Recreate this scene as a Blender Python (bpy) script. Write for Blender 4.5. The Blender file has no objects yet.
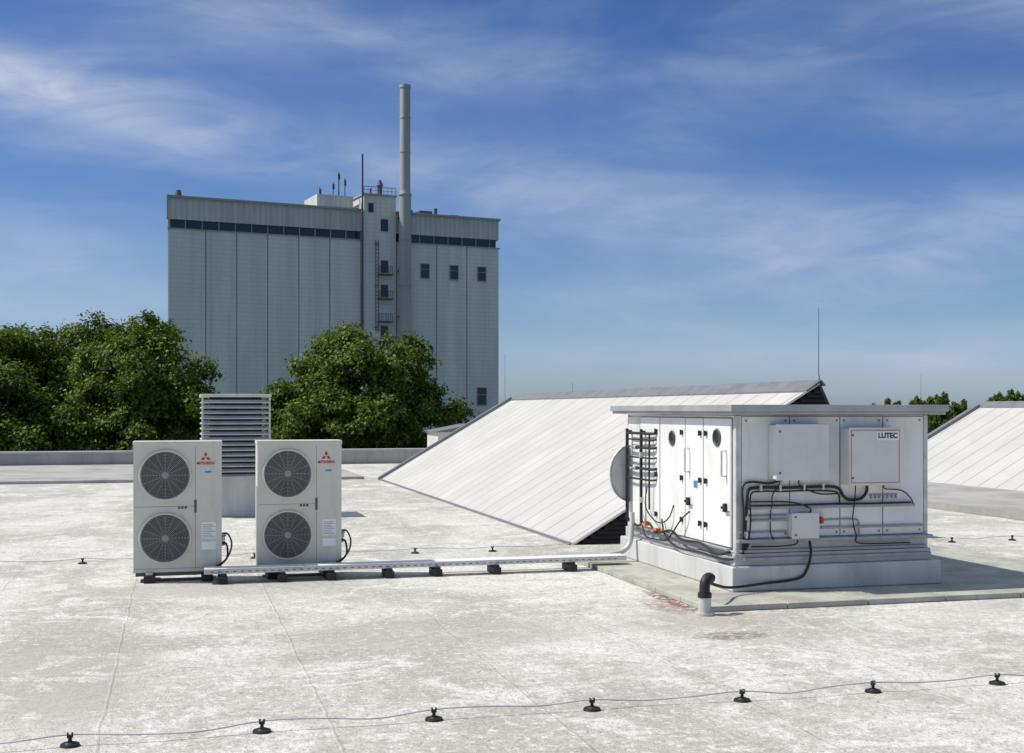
import bpy, math, random
import numpy as np
from mathutils import Vector, Matrix
random.seed(7); np.random.seed(7)
S = bpy.context.scene
COL = S.collection
R = math.radians

# ---------------------------------------------------------------- materials
def newmat(name):
    m = bpy.data.materials.new(name); m.use_nodes = True
    nt = m.node_tree
    b = nt.nodes["Principled BSDF"]
    return m, nt, b
def L(nt, a, b): nt.links.new(a, b)
def mth(nt, op, a, b=None, c=None, clamp=False):
    n = nt.nodes.new("ShaderNodeMath"); n.operation = op; n.use_clamp = clamp
    for i, v in enumerate((a, b, c)):
        if v is None: continue
        if isinstance(v, (int, float)): n.inputs[i].default_value = v
        else: nt.links.new(v, n.inputs[i])
    return n.outputs[0]
def mixc(nt, f, a, b, mode='MIX'):
    n = nt.nodes.new("ShaderNodeMix"); n.data_type = 'RGBA'; n.blend_type = mode
    for s, v in ((n.inputs[0], f), (n.inputs[6], a), (n.inputs[7], b)):
        if isinstance(v, (int, float)): s.default_value = v
        elif isinstance(v, (tuple, list)): s.default_value = (v[0], v[1], v[2], 1)
        else: nt.links.new(v, s)
    return n.outputs[2]
def noise(nt, vec, scale, detail=5, rough=.55, dist=0):
    n = nt.nodes.new("ShaderNodeTexNoise")
    n.inputs["Scale"].default_value = scale; n.inputs["Detail"].default_value = detail
    n.inputs["Roughness"].default_value = rough; n.inputs["Distortion"].default_value = dist
    if vec is not None: nt.links.new(vec, n.inputs["Vector"])
    return n.outputs["Fac"]
def ramp(nt, f, lo, hi):
    n = nt.nodes.new("ShaderNodeMapRange"); n.interpolation_type = 'SMOOTHSTEP'
    n.inputs[1].default_value = lo; n.inputs[2].default_value = hi
    nt.links.new(f, n.inputs[0]); return n.outputs[0]
def mapping(nt, vec, scale=(1, 1, 1), rot=(0, 0, 0), loc=(0, 0, 0)):
    n = nt.nodes.new("ShaderNodeMapping")
    n.inputs["Scale"].default_value = scale; n.inputs["Rotation"].default_value = rot; n.inputs["Location"].default_value = loc
    nt.links.new(vec, n.inputs["Vector"]); return n.outputs[0]
def objco(nt):
    return nt.nodes.new("ShaderNodeTexCoord").outputs["Object"]
def bump(nt, b, h, strength=.3, dist=.01):
    n = nt.nodes.new("ShaderNodeBump"); n.inputs["Strength"].default_value = strength; n.inputs["Distance"].default_value = dist
    nt.links.new(h, n.inputs["Height"]); nt.links.new(n.outputs[0], b.inputs["Normal"])

def paint(name, col, rough=.5, metal=0, var=.12, scale=3, streak=False, dirt=.0):
    m, nt, b = newmat(name)
    co = objco(nt)
    v = mapping(nt, co, (1, 1, .12)) if streak else co
    f = noise(nt, v, scale, 5, .6)
    f2 = noise(nt, co, scale * 14, 3, .6)
    dark = tuple(c * (1 - var * 2) for c in col); light = tuple(min(1, c * (1 + var * .5)) for c in col)
    c = mixc(nt, ramp(nt, f, .32, .62), dark, light)
    c = mixc(nt, mth(nt, 'MULTIPLY', ramp(nt, f2, .55, .75), .25 * var * 4), c, tuple(c * .6 for c in col))
    if dirt:
        g = noise(nt, mapping(nt, co, (1, 1, .25)), 5, 6, .65)
        c = mixc(nt, mth(nt, 'MULTIPLY', ramp(nt, g, .5, .72), dirt), c, (col[0] * .45, col[1] * .43, col[2] * .38))
    L(nt, c, b.inputs["Base Color"])
    b.inputs["Metallic"].default_value = metal
    L(nt, mth(nt, 'ADD', mth(nt, 'MULTIPLY', f, .25), rough - .12), b.inputs["Roughness"])
    return m

M_white = paint("white_panel", (.82, .815, .80), .4, var=.03, scale=2, dirt=.25)
M_white2 = paint("white_box", (.72, .72, .70), .4, var=.03, scale=3, dirt=.12)
M_boxface = paint("grey_white_cover", (.66, .66, .65), .4, var=.03, scale=3, dirt=.12)
M_ivory = paint("ivory_casing", (.66, .635, .56), .5, var=.03, scale=2, dirt=.18)
M_gal = paint("galvanised_steel", (.60, .60, .59), .45, metal=.25, var=.09, scale=6)
M_tray = paint("tray_rail_grey", (.36, .365, .37), .45, metal=.2, var=.09, scale=6)
M_lid = paint("lid_metal", (.42, .425, .43), .45, metal=.3, var=.08, scale=3)
M_frameg = paint("base_frame_paint", (.46, .46, .46), .5, var=.06, scale=3, dirt=.25)
M_plinth = paint("plinth_membrane", (.58, .58, .565), .7, var=.09, scale=2, streak=True, dirt=.4)
M_black = paint("black_rubber", (.018, .018, .018), .6, var=.2, scale=8)
M_dark = paint("dark_interior", (.012, .012, .013), .8, var=.1)
M_dgrey = paint("dark_grey_metal", (.09, .095, .10), .5, var=.1)
M_gask = paint("gasket_grey", (.20, .20, .20), .7, var=.1)
M_gable = paint("gable_slats", (.022, .023, .025), .7, var=.1)
M_cap = paint("grey_flashing", (.20, .21, .225), .5, metal=.1, var=.08, scale=4)
M_red = paint("red_plastic", (.6, .03, .02), .4, var=.05)
M_orange = paint("orange_plastic", (.75, .16, .03), .4, var=.05)
M_blue = paint("blue_sticker", (.04, .25, .55), .4, var=.05)
M_ink = paint("dark_ink", (.02, .02, .022), .5, var=.05)
M_label = paint("white_label", (.84, .84, .84), .4, var=.02)
M_glass = paint("dark_glass", (.03, .035, .04), .15, var=.1)
M_slat = paint("louvre_slat", (.60, .60, .585), .5, var=.06, scale=4)
M_slab = paint("paving_slab", (.44, .44, .385), .85, var=.14, scale=2.5, dirt=.6)
M_coping = paint("coping_metal", (.50, .50, .50), .5, metal=.2, var=.08, scale=1)
M_parapet = paint("parapet_render", (.46, .455, .44), .8, var=.08, scale=.7, streak=True, dirt=.3)
M_curb = paint("kerb_membrane", (.40, .39, .37), .8, var=.12, scale=.8, dirt=.3)
M_bark = paint("bark", (.09, .07, .05), .9, var=.2, scale=3)
M_chim = paint("chimney_steel", (.42, .425, .43), .5, metal=.1, var=.1, scale=.4, streak=True)
M_joint = paint("joint_concrete", (.42, .42, .415), .8, var=.08, scale=.25)
M_frame = paint("window_frame_grey", (.38, .38, .38), .6, var=.05)
M_guard = paint("guard_wire", (.30, .30, .29), .5, var=.05)
M_cowl = paint("cowl_grey", (.60, .61, .59), .6, var=.06, scale=5, dirt=.3)

def wall_mat():
    m, nt, b = newmat("silo_wall")
    co = objco(nt)
    f = noise(nt, mapping(nt, co, (1, 1, .08)), .5, 6, .6)
    f2 = noise(nt, mapping(nt, co, (1, 1, .03)), 1.6, 5, .7)
    c = mixc(nt, ramp(nt, f, .35, .65), (.675, .67, .64), (.78, .77, .74))
    c = mixc(nt, mth(nt, 'MULTIPLY', ramp(nt, f2, .52, .7), .35), c, (.47, .47, .455))
    br = nt.nodes.new("ShaderNodeTexBrick")
    br.inputs["Scale"].default_value = 1; br.inputs["Brick Width"].default_value = 2.0; br.inputs["Row Height"].default_value = .55
    br.inputs["Mortar Size"].default_value = .05; br.inputs["Color1"].default_value = (1, 1, 1, 1); br.inputs["Color2"].default_value = (.93, .93, .93, 1); br.inputs["Mortar"].default_value = (.75, .75, .75, 1)
    sp = nt.nodes.new("ShaderNodeSeparateXYZ"); cb = nt.nodes.new("ShaderNodeCombineXYZ")
    L(nt, co, sp.inputs[0]); L(nt, sp.outputs[0], cb.inputs[0]); L(nt, sp.outputs[2], cb.inputs[1]); L(nt, cb.outputs[0], br.inputs["Vector"])
    c = mixc(nt, .5, c, br.outputs["Color"], 'MULTIPLY')
    L(nt, c, b.inputs["Base Color"]); b.inputs["Roughness"].default_value = .8
    return m
M_wall = wall_mat()
def corr_mat():
    m, nt, b = newmat("corrugated_cladding")
    co = objco(nt)
    sp = nt.nodes.new("ShaderNodeSeparateXYZ"); L(nt, co, sp.inputs[0])
    w = mth(nt, 'SINE', mth(nt, 'MULTIPLY', sp.outputs[0], 9.0))
    f = noise(nt, mapping(nt, co, (1, 1, .1)), .8, 6, .6)
    c = mixc(nt, ramp(nt, f, .35, .65), (.48, .48, .465), (.62, .615, .60))
    c = mixc(nt, mth(nt, 'MULTIPLY', ramp(nt, w, -.2, 1), .3), c, (.34, .34, .34))
    L(nt, c, b.inputs["Base Color"]); b.inputs["Roughness"].default_value = .6
    bump(nt, b, w, .5, .05)
    return m
M_corr = corr_mat()

def roof_mat():
    m, nt, b = newmat("weathered_roof_membrane")
    co = objco(nt)
    sp = nt.nodes.new("ShaderNodeSeparateXYZ"); L(nt, co, sp.inputs[0])
    X, Y = sp.outputs[0], sp.outputs[1]
    n1 = noise(nt, mapping(nt, co, (1, .6, 1)), .42, 7, .62, .8)
    n2 = noise(nt, co, 1.7, 9, .74, 1.0)
    n3 = noise(nt, co, 13, 6, .8, .3)
    n4 = noise(nt, mapping(nt, co, (1, .3, 1)), 45, 4, .75)
    n5 = noise(nt, mapping(nt, co, (1, 1, 1), (0, 0, R(35))), 34, 3, .8, 1.0)
    n6 = noise(nt, co, 70, 2, .8)
    c = mixc(nt, ramp(nt, n1, .38, .62), (.44, .42, .37), (.66, .64, .59))
    c = mixc(nt, mth(nt, 'MULTIPLY', ramp(nt, n2, .50, .60), .75), c, (.77, .755, .715))
    c = mixc(nt, mth(nt, 'MULTIPLY', ramp(nt, n2, .46, .35), .65), c, (.37, .35, .31))
    c = mixc(nt, mth(nt, 'MULTIPLY', ramp(nt, n3, .53, .61), .60), c, (.38, .36, .32))
    c = mixc(nt, mth(nt, 'MULTIPLY', ramp(nt, n3, .46, .38), .75), c, (.84, .825, .79))
    c = mixc(nt, mth(nt, 'MULTIPLY', ramp(nt, n4, .55, .63), .5), c, (.28, .265, .235))
    c = mixc(nt, mth(nt, 'MULTIPLY', ramp(nt, n5, .58, .64), .65), c, (.17, .16, .135))
    c = mixc(nt, mth(nt, 'MULTIPLY', ramp(nt, n5, .40, .34), .75), c, (.88, .87, .84))
    c = mixc(nt, mth(nt, 'MULTIPLY', ramp(nt, n6, .57, .65), .45), c, (.19, .18, .155))
    wob = mth(nt, 'MULTIPLY', mth(nt, 'SUBTRACT', noise(nt, co, 1.3, 3), .5), .07)
    xs = mth(nt, 'DIVIDE', mth(nt, 'ADD', mth(nt, 'ADD', X, wob), .4), 1.235)
    fr = mth(nt, 'FRACT', mth(nt, 'ADD', xs, .5))
    d = mth(nt, 'ABSOLUTE', mth(nt, 'SUBTRACT', fr, .5))
    line = ramp(nt, d, .010, .003)
    band = ramp(nt, d, .10, .02)
    brk = ramp(nt, noise(nt, mapping(nt, co, (3, 1.6, 1)), 1.6, 6, .75), .47, .60)
    c = mixc(nt, mth(nt, 'MULTIPLY', mth(nt, 'MULTIPLY', line, brk), .30), c, (.25, .24, .21))
    c = mixc(nt, mth(nt, 'MULTIPLY', mth(nt, 'MULTIPLY', band, brk), .32), c, (.37, .355, .31))
    def stain(x0, y0, rx, ry, col, k, lo=.42, hi=.6):
        nonlocal c
        dx = mth(nt, 'DIVIDE', mth(nt, 'SUBTRACT', X, x0), rx); dy = mth(nt, 'DIVIDE', mth(nt, 'SUBTRACT', Y, y0), ry)
        r2 = mth(nt, 'ADD', mth(nt, 'MULTIPLY', dx, dx), mth(nt, 'MULTIPLY', dy, dy))
        e = ramp(nt, r2, 1.0, .15)
        nn = ramp(nt, n2 if lo > .43 else n3, lo - .02, hi - .04)
        c = mixc(nt, mth(nt, 'MULTIPLY', mth(nt, 'MULTIPLY', e, nn), k), c, col)
    stain(4.38, 10.4, .11, 1.0, (.14, .035, .025), .85, .43 - .005, .54)
    stain(4.22, 10.2, .22, .6, (.26, .13, .10), .55, .425, .54)
    stain(4.15, 8.75, .40, .22, (.15, .11, .08), .7, .425, .56)
    stain(4.2, 9.4, .9, .8, (.35, .31, .26), .6, .46, .56)
    stain(-.7, 8.8, .8, 2.2, (.36, .34, .28), .7, .46, .56)
    stain(.5, 12.4, 1.8, .7, (.38, .37, .32), .6, .46, .56)
    stain(8.5, 9.4, 2.2, .6, (.33, .31, .27), .6, .46, .56)
    stain(2.0, 9.4, 1.6, .9, (.36, .35, .30), .6, .46, .56)
    L(nt, c, b.inputs["Base Color"]); b.inputs["Roughness"].default_value = .9
    h = mth(nt, 'ADD', mth(nt, 'MULTIPLY', n3, .7), mth(nt, 'MULTIPLY', line, .3))
    h = mth(nt, 'ADD', h, mth(nt, 'MULTIPLY', n5, .8))
    bump(nt, b, h, .7, .015)
    return m
M_roof = roof_mat()

def slope_mat():
    m, nt, b = newmat("white_sheet_roofing")
    co = objco(nt)
    sp = nt.nodes.new("ShaderNodeSeparateXYZ"); L(nt, co, sp.inputs[0])
    ys = mth(nt, 'DIVIDE', sp.outputs[1], .60)
    fr = mth(nt, 'FRACT', ys)
    d = mth(nt, 'ABSOLUTE', mth(nt, 'SUBTRACT', fr, .5))
    line = ramp(nt, d, .055, .025)
    wn = nt.nodes.new("ShaderNodeTexWhiteNoise"); wn.noise_dimensions = '1D'; L(nt, mth(nt, 'FLOOR', mth(nt, 'ADD', ys, .5)), wn.inputs["W"])
    f = noise(nt, mapping(nt, co, (.8, .8, .8)), 1.0, 6, .6)
    f2 = noise(nt, co, 11, 5, .75)
    c = mixc(nt, ramp(nt, f, .35, .65), (.50, .49, .465), (.56, .55, .525))
    c = mixc(nt, mth(nt, 'MULTIPLY', wn.outputs["Value"], .22), c, (.42, .415, .40))
    c = mixc(nt, mth(nt, 'MULTIPLY', ramp(nt, f2, .52, .68), .30), c, (.42, .41, .38))
    c = mixc(nt, mth(nt, 'MULTIPLY', line, .55), c, (.25, .25, .25))
    L(nt, c, b.inputs["Base Color"]); b.inputs["Roughness"].default_value = .75
    b.inputs["Specular IOR Level"].default_value = .15
    bump(nt, b, line, .5, .01)
    return m
M_slope = slope_mat()

def ground_mat():
    m, nt, b = newmat("grass_and_paving")
    co = objco(nt)
    f = noise(nt, co, .02, 6, .6); f2 = noise(nt, co, .6, 6, .6)
    c = mixc(nt, ramp(nt, f, .45, .55), (.05, .085, .025), (.10, .11, .06))
    c = mixc(nt, mth(nt, 'MULTIPLY', f2, .5), c, (.04, .06, .02))
    L(nt, c, b.inputs["Base Color"]); b.inputs["Roughness"].default_value = .95
    return m
M_ground = ground_mat()

def leaf_mat():
    m, nt, b = newmat("tree_leaves")
    co = objco(nt)
    f = noise(nt, co, .8, 3, .6); f2 = noise(nt, co, 6, 2, .5)
    oi = nt.nodes.new("ShaderNodeObjectInfo")
    c = mixc(nt, ramp(nt, f, .40, .62), (.036, .066, .009), (.125, .190, .020))
    c = mixc(nt, ramp(nt, f2, .47, .70), c, (.20, .27, .035))
    c = mixc(nt, mth(nt, 'MULTIPLY', oi.outputs["Random"], .25), c, (.06, .10, .016))
    L(nt, c, b.inputs["Base Color"]); b.inputs["Roughness"].default_value = .55
    b.inputs["Specular IOR Level"].default_value = .22
    tr = nt.nodes.new("ShaderNodeBsdfTranslucent"); L(nt, mixc(nt, .4, c, (.18, .28, .02)), tr.inputs["Color"])
    mx = nt.nodes.new("ShaderNodeMixShader"); mx.inputs[0].default_value = .28
    out = nt.nodes["Material Output"]
    L(nt, b.outputs[0], mx.inputs[1]); L(nt, tr.outputs[0], mx.inputs[2]); L(nt, mx.outputs[0], out.inputs[0])
    return m
M_leaf = leaf_mat()

# ---------------------------------------------------------------- mesh builder
class MB:
    def __init__(s): s.v = []; s.f = []; s.m = []; s.pc = []
    def add(s, vs, fs, m=0):
        o = len(s.v); s.pc.append((o, len(s.f))); s.v += [tuple(p) for p in vs]
        for f in fs: s.f.append(tuple(i + o for i in f)); s.m.append(m)
        return s
    def split(s, per=1):
        out = []; pc = s.pc + [(len(s.v), len(s.f))]
        for i in range(0, len(s.pc), per):
            a = pc[i]; b_ = pc[min(i + per, len(s.pc))]; k = MB()
            k.v = s.v[a[0]:b_[0]]; k.f = [tuple(j - a[0] for j in f) for f in s.f[a[1]:b_[1]]]; k.m = s.m[a[1]:b_[1]]
            out.append(k)
        return out
    def box(s, x0, x1, y0, y1, z0, z1, m=0):
        vs = [(x0, y0, z0), (x1, y0, z0), (x1, y1, z0), (x0, y1, z0), (x0, y0, z1), (x1, y0, z1), (x1, y1, z1), (x0, y1, z1)]
        return s.add(vs, [(0, 3, 2, 1), (4, 5, 6, 7), (0, 1, 5, 4), (1, 2, 6, 5), (2, 3, 7, 6), (3, 0, 4, 7)], m)
    def prism(s, pts, a0, a1, axis='z', m=0):
        n = len(pts)
        def P(p, a):
            if axis == 'z': return (p[0], p[1], a)
            if axis == 'y': return (p[0], a, p[1])
            return (a, p[0], p[1])
        vs = [P(p, a0) for p in pts] + [P(p, a1) for p in pts]
        fs = [tuple(range(n))[::-1], tuple(range(n, 2 * n))] + [(i, (i + 1) % n, n + (i + 1) % n, n + i) for i in range(n)]
        return s.add(vs, fs, m)
    def tube(s, pts, r, n=8, m=0, smooth=0, r1=None, caps=True):
        pts = [Vector(p) for p in pts]
        if smooth and len(pts) > 2:
            q = [pts[0]] + pts + [pts[-1]]; out = []
            for i in range(1, len(q) - 2):
                for k in range(smooth):
                    t = k / smooth; a, b_, c, d = q[i - 1], q[i], q[i + 1], q[i + 2]
                    out.append(.5 * ((2 * b_) + (c - a) * t + (2 * a - 5 * b_ + 4 * c - d) * t * t + (3 * b_ - a - 3 * c + d) * t ** 3))
            out.append(pts[-1]); pts = out
        k = len(pts); ref = None; vs = []
        for i, p in enumerate(pts):
            t = (pts[min(i + 1, k - 1)] - pts[max(i - 1, 0)]).normalized()
            if ref is None:
                ref = Vector((0, 0, 1)) if abs(t.z) < .9 else Vector((1, 0, 0))
            u = (ref - t * ref.dot(t)).normalized(); w = t.cross(u); ref = u
            rr = r if r1 is None else r + (r1 - r) * i / (k - 1)
            for j in range(n):
                a = 2 * math.pi * j / n; vs.append(p + (u * math.cos(a) + w * math.sin(a)) * rr)
        fs = []
        for i in range(k - 1):
            for j in range(n):
                a = i * n + j; b_ = i * n + (j + 1) % n; fs.append((a, b_, b_ + n, a + n))
        if caps: fs.append(tuple(range(n))[::-1]); fs.append(tuple(range((k - 1) * n, k * n)))
        return s.add(vs, fs, m)
    def ring(s, c, R_, r, axis='y', n=32, k=5, m=0):
        vs = []; fs = []
        for i in range(n):
            a = 2 * math.pi * i / n
            for j in range(k):
                b_ = 2 * math.pi * j / k; rr = R_ + r * math.cos(b_); h = r * math.sin(b_)
                if axis == 'y': vs.append((c[0] + rr * math.cos(a), c[1] + h, c[2] + rr * math.sin(a)))
                elif axis == 'x': vs.append((c[0] + h, c[1] + rr * math.cos(a), c[2] + rr * math.sin(a)))
                else: vs.append((c[0] + rr * math.cos(a), c[1] + rr * math.sin(a), c[2] + h))
        for i in range(n):
            for j in range(k):
                fs.append((i * k + j, i * k + (j + 1) % k, ((i + 1) % n) * k + (j + 1) % k, ((i + 1) % n) * k + j))
        return s.add(vs, fs, m)
    def cyl(s, p0, p1, r, n=16, m=0, r1=None): return s.tube([p0, p1], r, n, m, 0, r1)

ORG = {}
def empty(name, loc, label, cat, group=None, rotz=0):
    e = bpy.data.objects.new(name, None); e.location = loc; e.rotation_euler[2] = rotz; e.empty_display_size = .2
    COL.objects.link(e); e["label"] = label; e["category"] = cat
    if group: e["group"] = group
    ORG[e.name] = Vector(loc); return e
def part(mb, name, mats, parent=None, smooth=False, bevel=0, local=False, label=None):
    me = bpy.data.meshes.new(name)
    o = bpy.data.objects.new(name, me); COL.objects.link(o)
    org = Vector((0, 0, 0))
    if parent is not None:
        o.parent = parent
        org = ORG[parent.name]
    ORG[o.name] = org
    off = Vector((0, 0, 0)) if local else org
    me.from_pydata([(a - off.x, b - off.y, c - off.z) for a, b, c in mb.v], [], mb.f)
    if not isinstance(mats, (list, tuple)): mats = [mats]
    for m in mats: me.materials.append(m)
    me.polygons.foreach_set("material_index", mb.m)
    if smooth:
        me.polygons.foreach_set("use_smooth", [True] * len(me.polygons))
        me.set_sharp_from_angle(angle=R(38))
    me.update()
    if bevel:
        md = o.modifiers.new("bevel", 'BEVEL'); md.width = bevel; md.segments = 2; md.limit_method = 'ANGLE'
    if label: o["label"] = label
    return o
def parts(mb, name, mats, parent, per=1, **kw):
    return [part(k, name, mats, parent, **kw) for k in mb.split(per)]
def text_part(body, size, loc, rot, mat, parent, name, local=False, sx=1.0, bold=.012):
    cu = bpy.data.curves.new(name, 'FONT'); cu.body = body; cu.size = size; cu.extrude = .0015
    cu.align_x = 'CENTER'; cu.align_y = 'CENTER'; cu.offset = size * bold
    t = bpy.data.objects.new("tmp", cu); COL.objects.link(t)
    bpy.context.view_layer.update()
    me = bpy.data.meshes.new_from_object(t.evaluated_get(bpy.context.evaluated_depsgraph_get()))
    bpy.data.objects.remove(t)
    org = Vector((0, 0, 0)) if local else ORG[parent.name]
    me.transform(Matrix.Translation(Vector(loc) - org) @ rot.to_4x4() @ Matrix.Diagonal((sx, 1, 1, 1)))
    me.materials.clear(); me.materials.append(mat)
    o = bpy.data.objects.new(name, me); COL.objects.link(o); o.parent = parent; ORG[o.name] = ORG[parent.name]
    return o
FACE_S = Matrix.Rotation(R(90), 3, 'X')   # text facing -Y

def structure(o): o["kind"] = "structure"; return o
def dup(src, newloc):
    def cp(o, par):
        c = o.copy(); COL.objects.link(c)
        if par is not None: c.parent = par
        for ch in [x for x in list(o.children)]: cp(ch, c)
        return c
    c = cp(src, None); c.location = newloc; return c

# ---------------------------------------------------------------- camera / light / sky
cam = bpy.data.cameras.new("camera"); co = bpy.data.objects.new("camera", cam); COL.objects.link(co)
co.location = (0, 0, 1.75); co.rotation_euler = (R(90), 0, R(-15.3))
cam.sensor_width = 36; cam.lens = 1230 / 1024 * 36; cam.shift_y = 33.5 / 1024; cam.clip_end = 6000; cam.clip_start = .05
S.camera = co
EL = R(52); AZ = R(-73)      # azimuth measured from +Y towards +X
sd = Vector((math.sin(AZ) * math.cos(EL), math.cos(AZ) * math.cos(EL), math.sin(EL)))
sun = bpy.data.lights.new("sun", 'SUN'); so = bpy.data.objects.new("sun", sun); COL.objects.link(so)
sun.energy = 4.3; sun.angle = R(.5); sun.color = (1, .955, .875)
so.rotation_euler = (-sd).to_track_quat('-Z', 'Y').to_euler(); so.location = (-20, 5, 30)

W = bpy.data.worlds.new("World"); S.world = W; W.use_nodes = True
nt = W.node_tree; bg = nt.nodes["Background"]
sky = nt.nodes.new("ShaderNodeTexSky"); sky.sky_type = 'NISHITA'; sky.sun_disc = False
sky.sun_elevation = EL; sky.sun_rotation = AZ; sky.air_density = 1.0; sky.dust_density = .6; sky.ozone_density = 2.0
tc = nt.nodes.new("ShaderNodeTexCoord").outputs["Generated"]
sp = nt.nodes.new("ShaderNodeSeparateXYZ"); L(nt, tc, sp.inputs[0])
az = mth(nt, 'SUBTRACT', mth(nt, 'ARCTAN2', sp.outputs[0], sp.outputs[1]), .267)
el = mth(nt, 'ARCSINE', sp.outputs[2])
cr = nt.nodes.new("ShaderNodeValToRGB"); L(nt, sp.outputs[2], cr.inputs[0])
e = cr.color_ramp; e.elements[0].position = 0; e.elements[0].color = (.66, .80, 1.0, 1)
e.elements[1].position = .6; e.elements[1].color = (1, .88, .70, 1)
for p, c in ((.04, (.60, .76, 1.0)), (.09, (.47, .67, .98)), (.17, (.37, .58, .93)), (.30, (.31, .53, .90)), (.40, (.5, .6, .7))):
    x = e.elements.new(p); x.color = (*c, 1)
skyc = mixc(nt, 1.0, sky.outputs[0], cr.outputs[0], 'MULTIPLY')
low = ramp(nt, sp.outputs[2], .10, .0)
skyc = mixc(nt, 1.0, skyc, mixc(nt, low, (1, 1, 1), (1.05, 1.08, 1.28)), 'MULTIPLY')
hi = ramp(nt, sp.outputs[2], .4, .8)
skyc = mixc(nt, 1.0, skyc, mixc(nt, hi, (1, 1, 1), (2.5, 2.4, 2.3)), 'MULTIPLY')
cv = nt.nodes.new("ShaderNodeCombineXYZ"); L(nt, az, cv.inputs[0]); L(nt, el, cv.inputs[1])
wv = cv.outputs[0]
nA = noise(nt, mapping(nt, wv, (2.6, 8, 1), (0, 0, R(14))), 1.5, 7, .56, .8)
nB = noise(nt, mapping(nt, wv, (4.5, 18, 1), (0, 0, R(9)), (3, 1, 0)), 1.6, 8, .62, 1.0)
nC = noise(nt, mapping(nt, wv, (2, 6, 1), (0, 0, 0), (7, 2, 0)), 2.0, 6, .58, .6)
fib = mth(nt, 'ADD', mth(nt, 'MULTIPLY', ramp(nt, nA, .28, .74), .65), mth(nt, 'MULTIPLY', ramp(nt, nB, .34, .74), .35))
tot = None
for (px, py, rx, ry, tilt, k) in ((60, 118, 240, 34, 10, 1.15), (640, 205, 230, 46, 10, .50), (930, 255, 230, 50, -4, .72), (1000, 40, 110, 34, 5, .45),
                                  (860, 350, 300, 26, 0, .50), (330, 60, 300, 44, 8, .26), (600, 300, 240, 26, 3, .30), (30, 265, 180, 70, 0, .40), (960, 130, 150, 34, 8, .30), (400, 190, 110, 36, 0, .35), (150, 310, 260, 20, 0, .25), (740, 90, 160, 40, -20, .20)):
    a0 = (px - 512) / 1230; e0 = (410 - py) / 1230; ct, st = math.cos(R(tilt)), math.sin(R(tilt))
    dx = mth(nt, 'SUBTRACT', az, a0); dy = mth(nt, 'SUBTRACT', el, e0)
    u = mth(nt, 'DIVIDE', mth(nt, 'SUBTRACT', mth(nt, 'MULTIPLY', dx, ct), mth(nt, 'MULTIPLY', dy, st)), rx / 1230)
    v = mth(nt, 'DIVIDE', mth(nt, 'ADD', mth(nt, 'MULTIPLY', dx, st), mth(nt, 'MULTIPLY', dy, ct)), ry / 1230)
    r2 = mth(nt, 'ADD', mth(nt, 'MULTIPLY', u, u), mth(nt, 'MULTIPLY', v, v))
    g = mth(nt, 'MULTIPLY', mth(nt, 'EXPONENT', mth(nt, 'MULTIPLY', r2, -1.2)), k)
    tot = g if tot is None else mth(nt, 'ADD', tot, g)
base = mth(nt, 'ADD', tot, mth(nt, 'MULTIPLY', ramp(nt, nC, .38, .72), .20))
cl = mth(nt, 'MULTIPLY', base, mth(nt, 'ADD', mth(nt, 'MULTIPLY', fib, .90), .17), clamp=True)
cl = mth(nt, 'MULTIPLY', cl, ramp(nt, sp.outputs[2], -.01, .03))
lil = mixc(nt, ramp(nt, sp.outputs[2], .28, .06), (6.9, 7.4, 8.2), (5.9, 6.2, 7.7))
skyc = mixc(nt, cl, skyc, lil)
L(nt, skyc, bg.inputs["Color"]); bg.inputs["Strength"].default_value = .10
S.view_settings.view_transform = 'Standard'; S.view_settings.look = 'None'; S.view_settings.exposure = 0

# ---------------------------------------------------------------- ground & flat roof
g = MB(); g.add([(-3000, -3000, -8), (3000, -3000, -8), (3000, 3000, -8), (-3000, 3000, -8)], [(0, 1, 2, 3)])
structure(part(g, "ground", M_ground))
f = MB(); f.box(-45, 60, -20, 40.4, -7.99, 0)
structure(part(f, "flat_roof", M_roof))
f = MB(); f.box(-44.9, 4.6, 31.0, 39.9, .004, .07)
structure(part(f, "rear_roof_strip", M_curb))
f = MB(); f.box(12.93, 16.46, -5, 39.9, .004, .12)
structure(part(f, "raised_roof_strip", M_curb))

pw = empty("parapet_wall", (7, 40.1, 0), "low grey parapet wall with metal coping along the roof edge", "wall")
part(MB().box(-44.8, 59.8, 39.92, 40.3, .001, .42), "wall", M_parapet, pw)
part(MB().box(-44.9, 59.9, 39.86, 40.37, .42, .48), "coping", M_coping, pw, bevel=.01)

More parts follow.
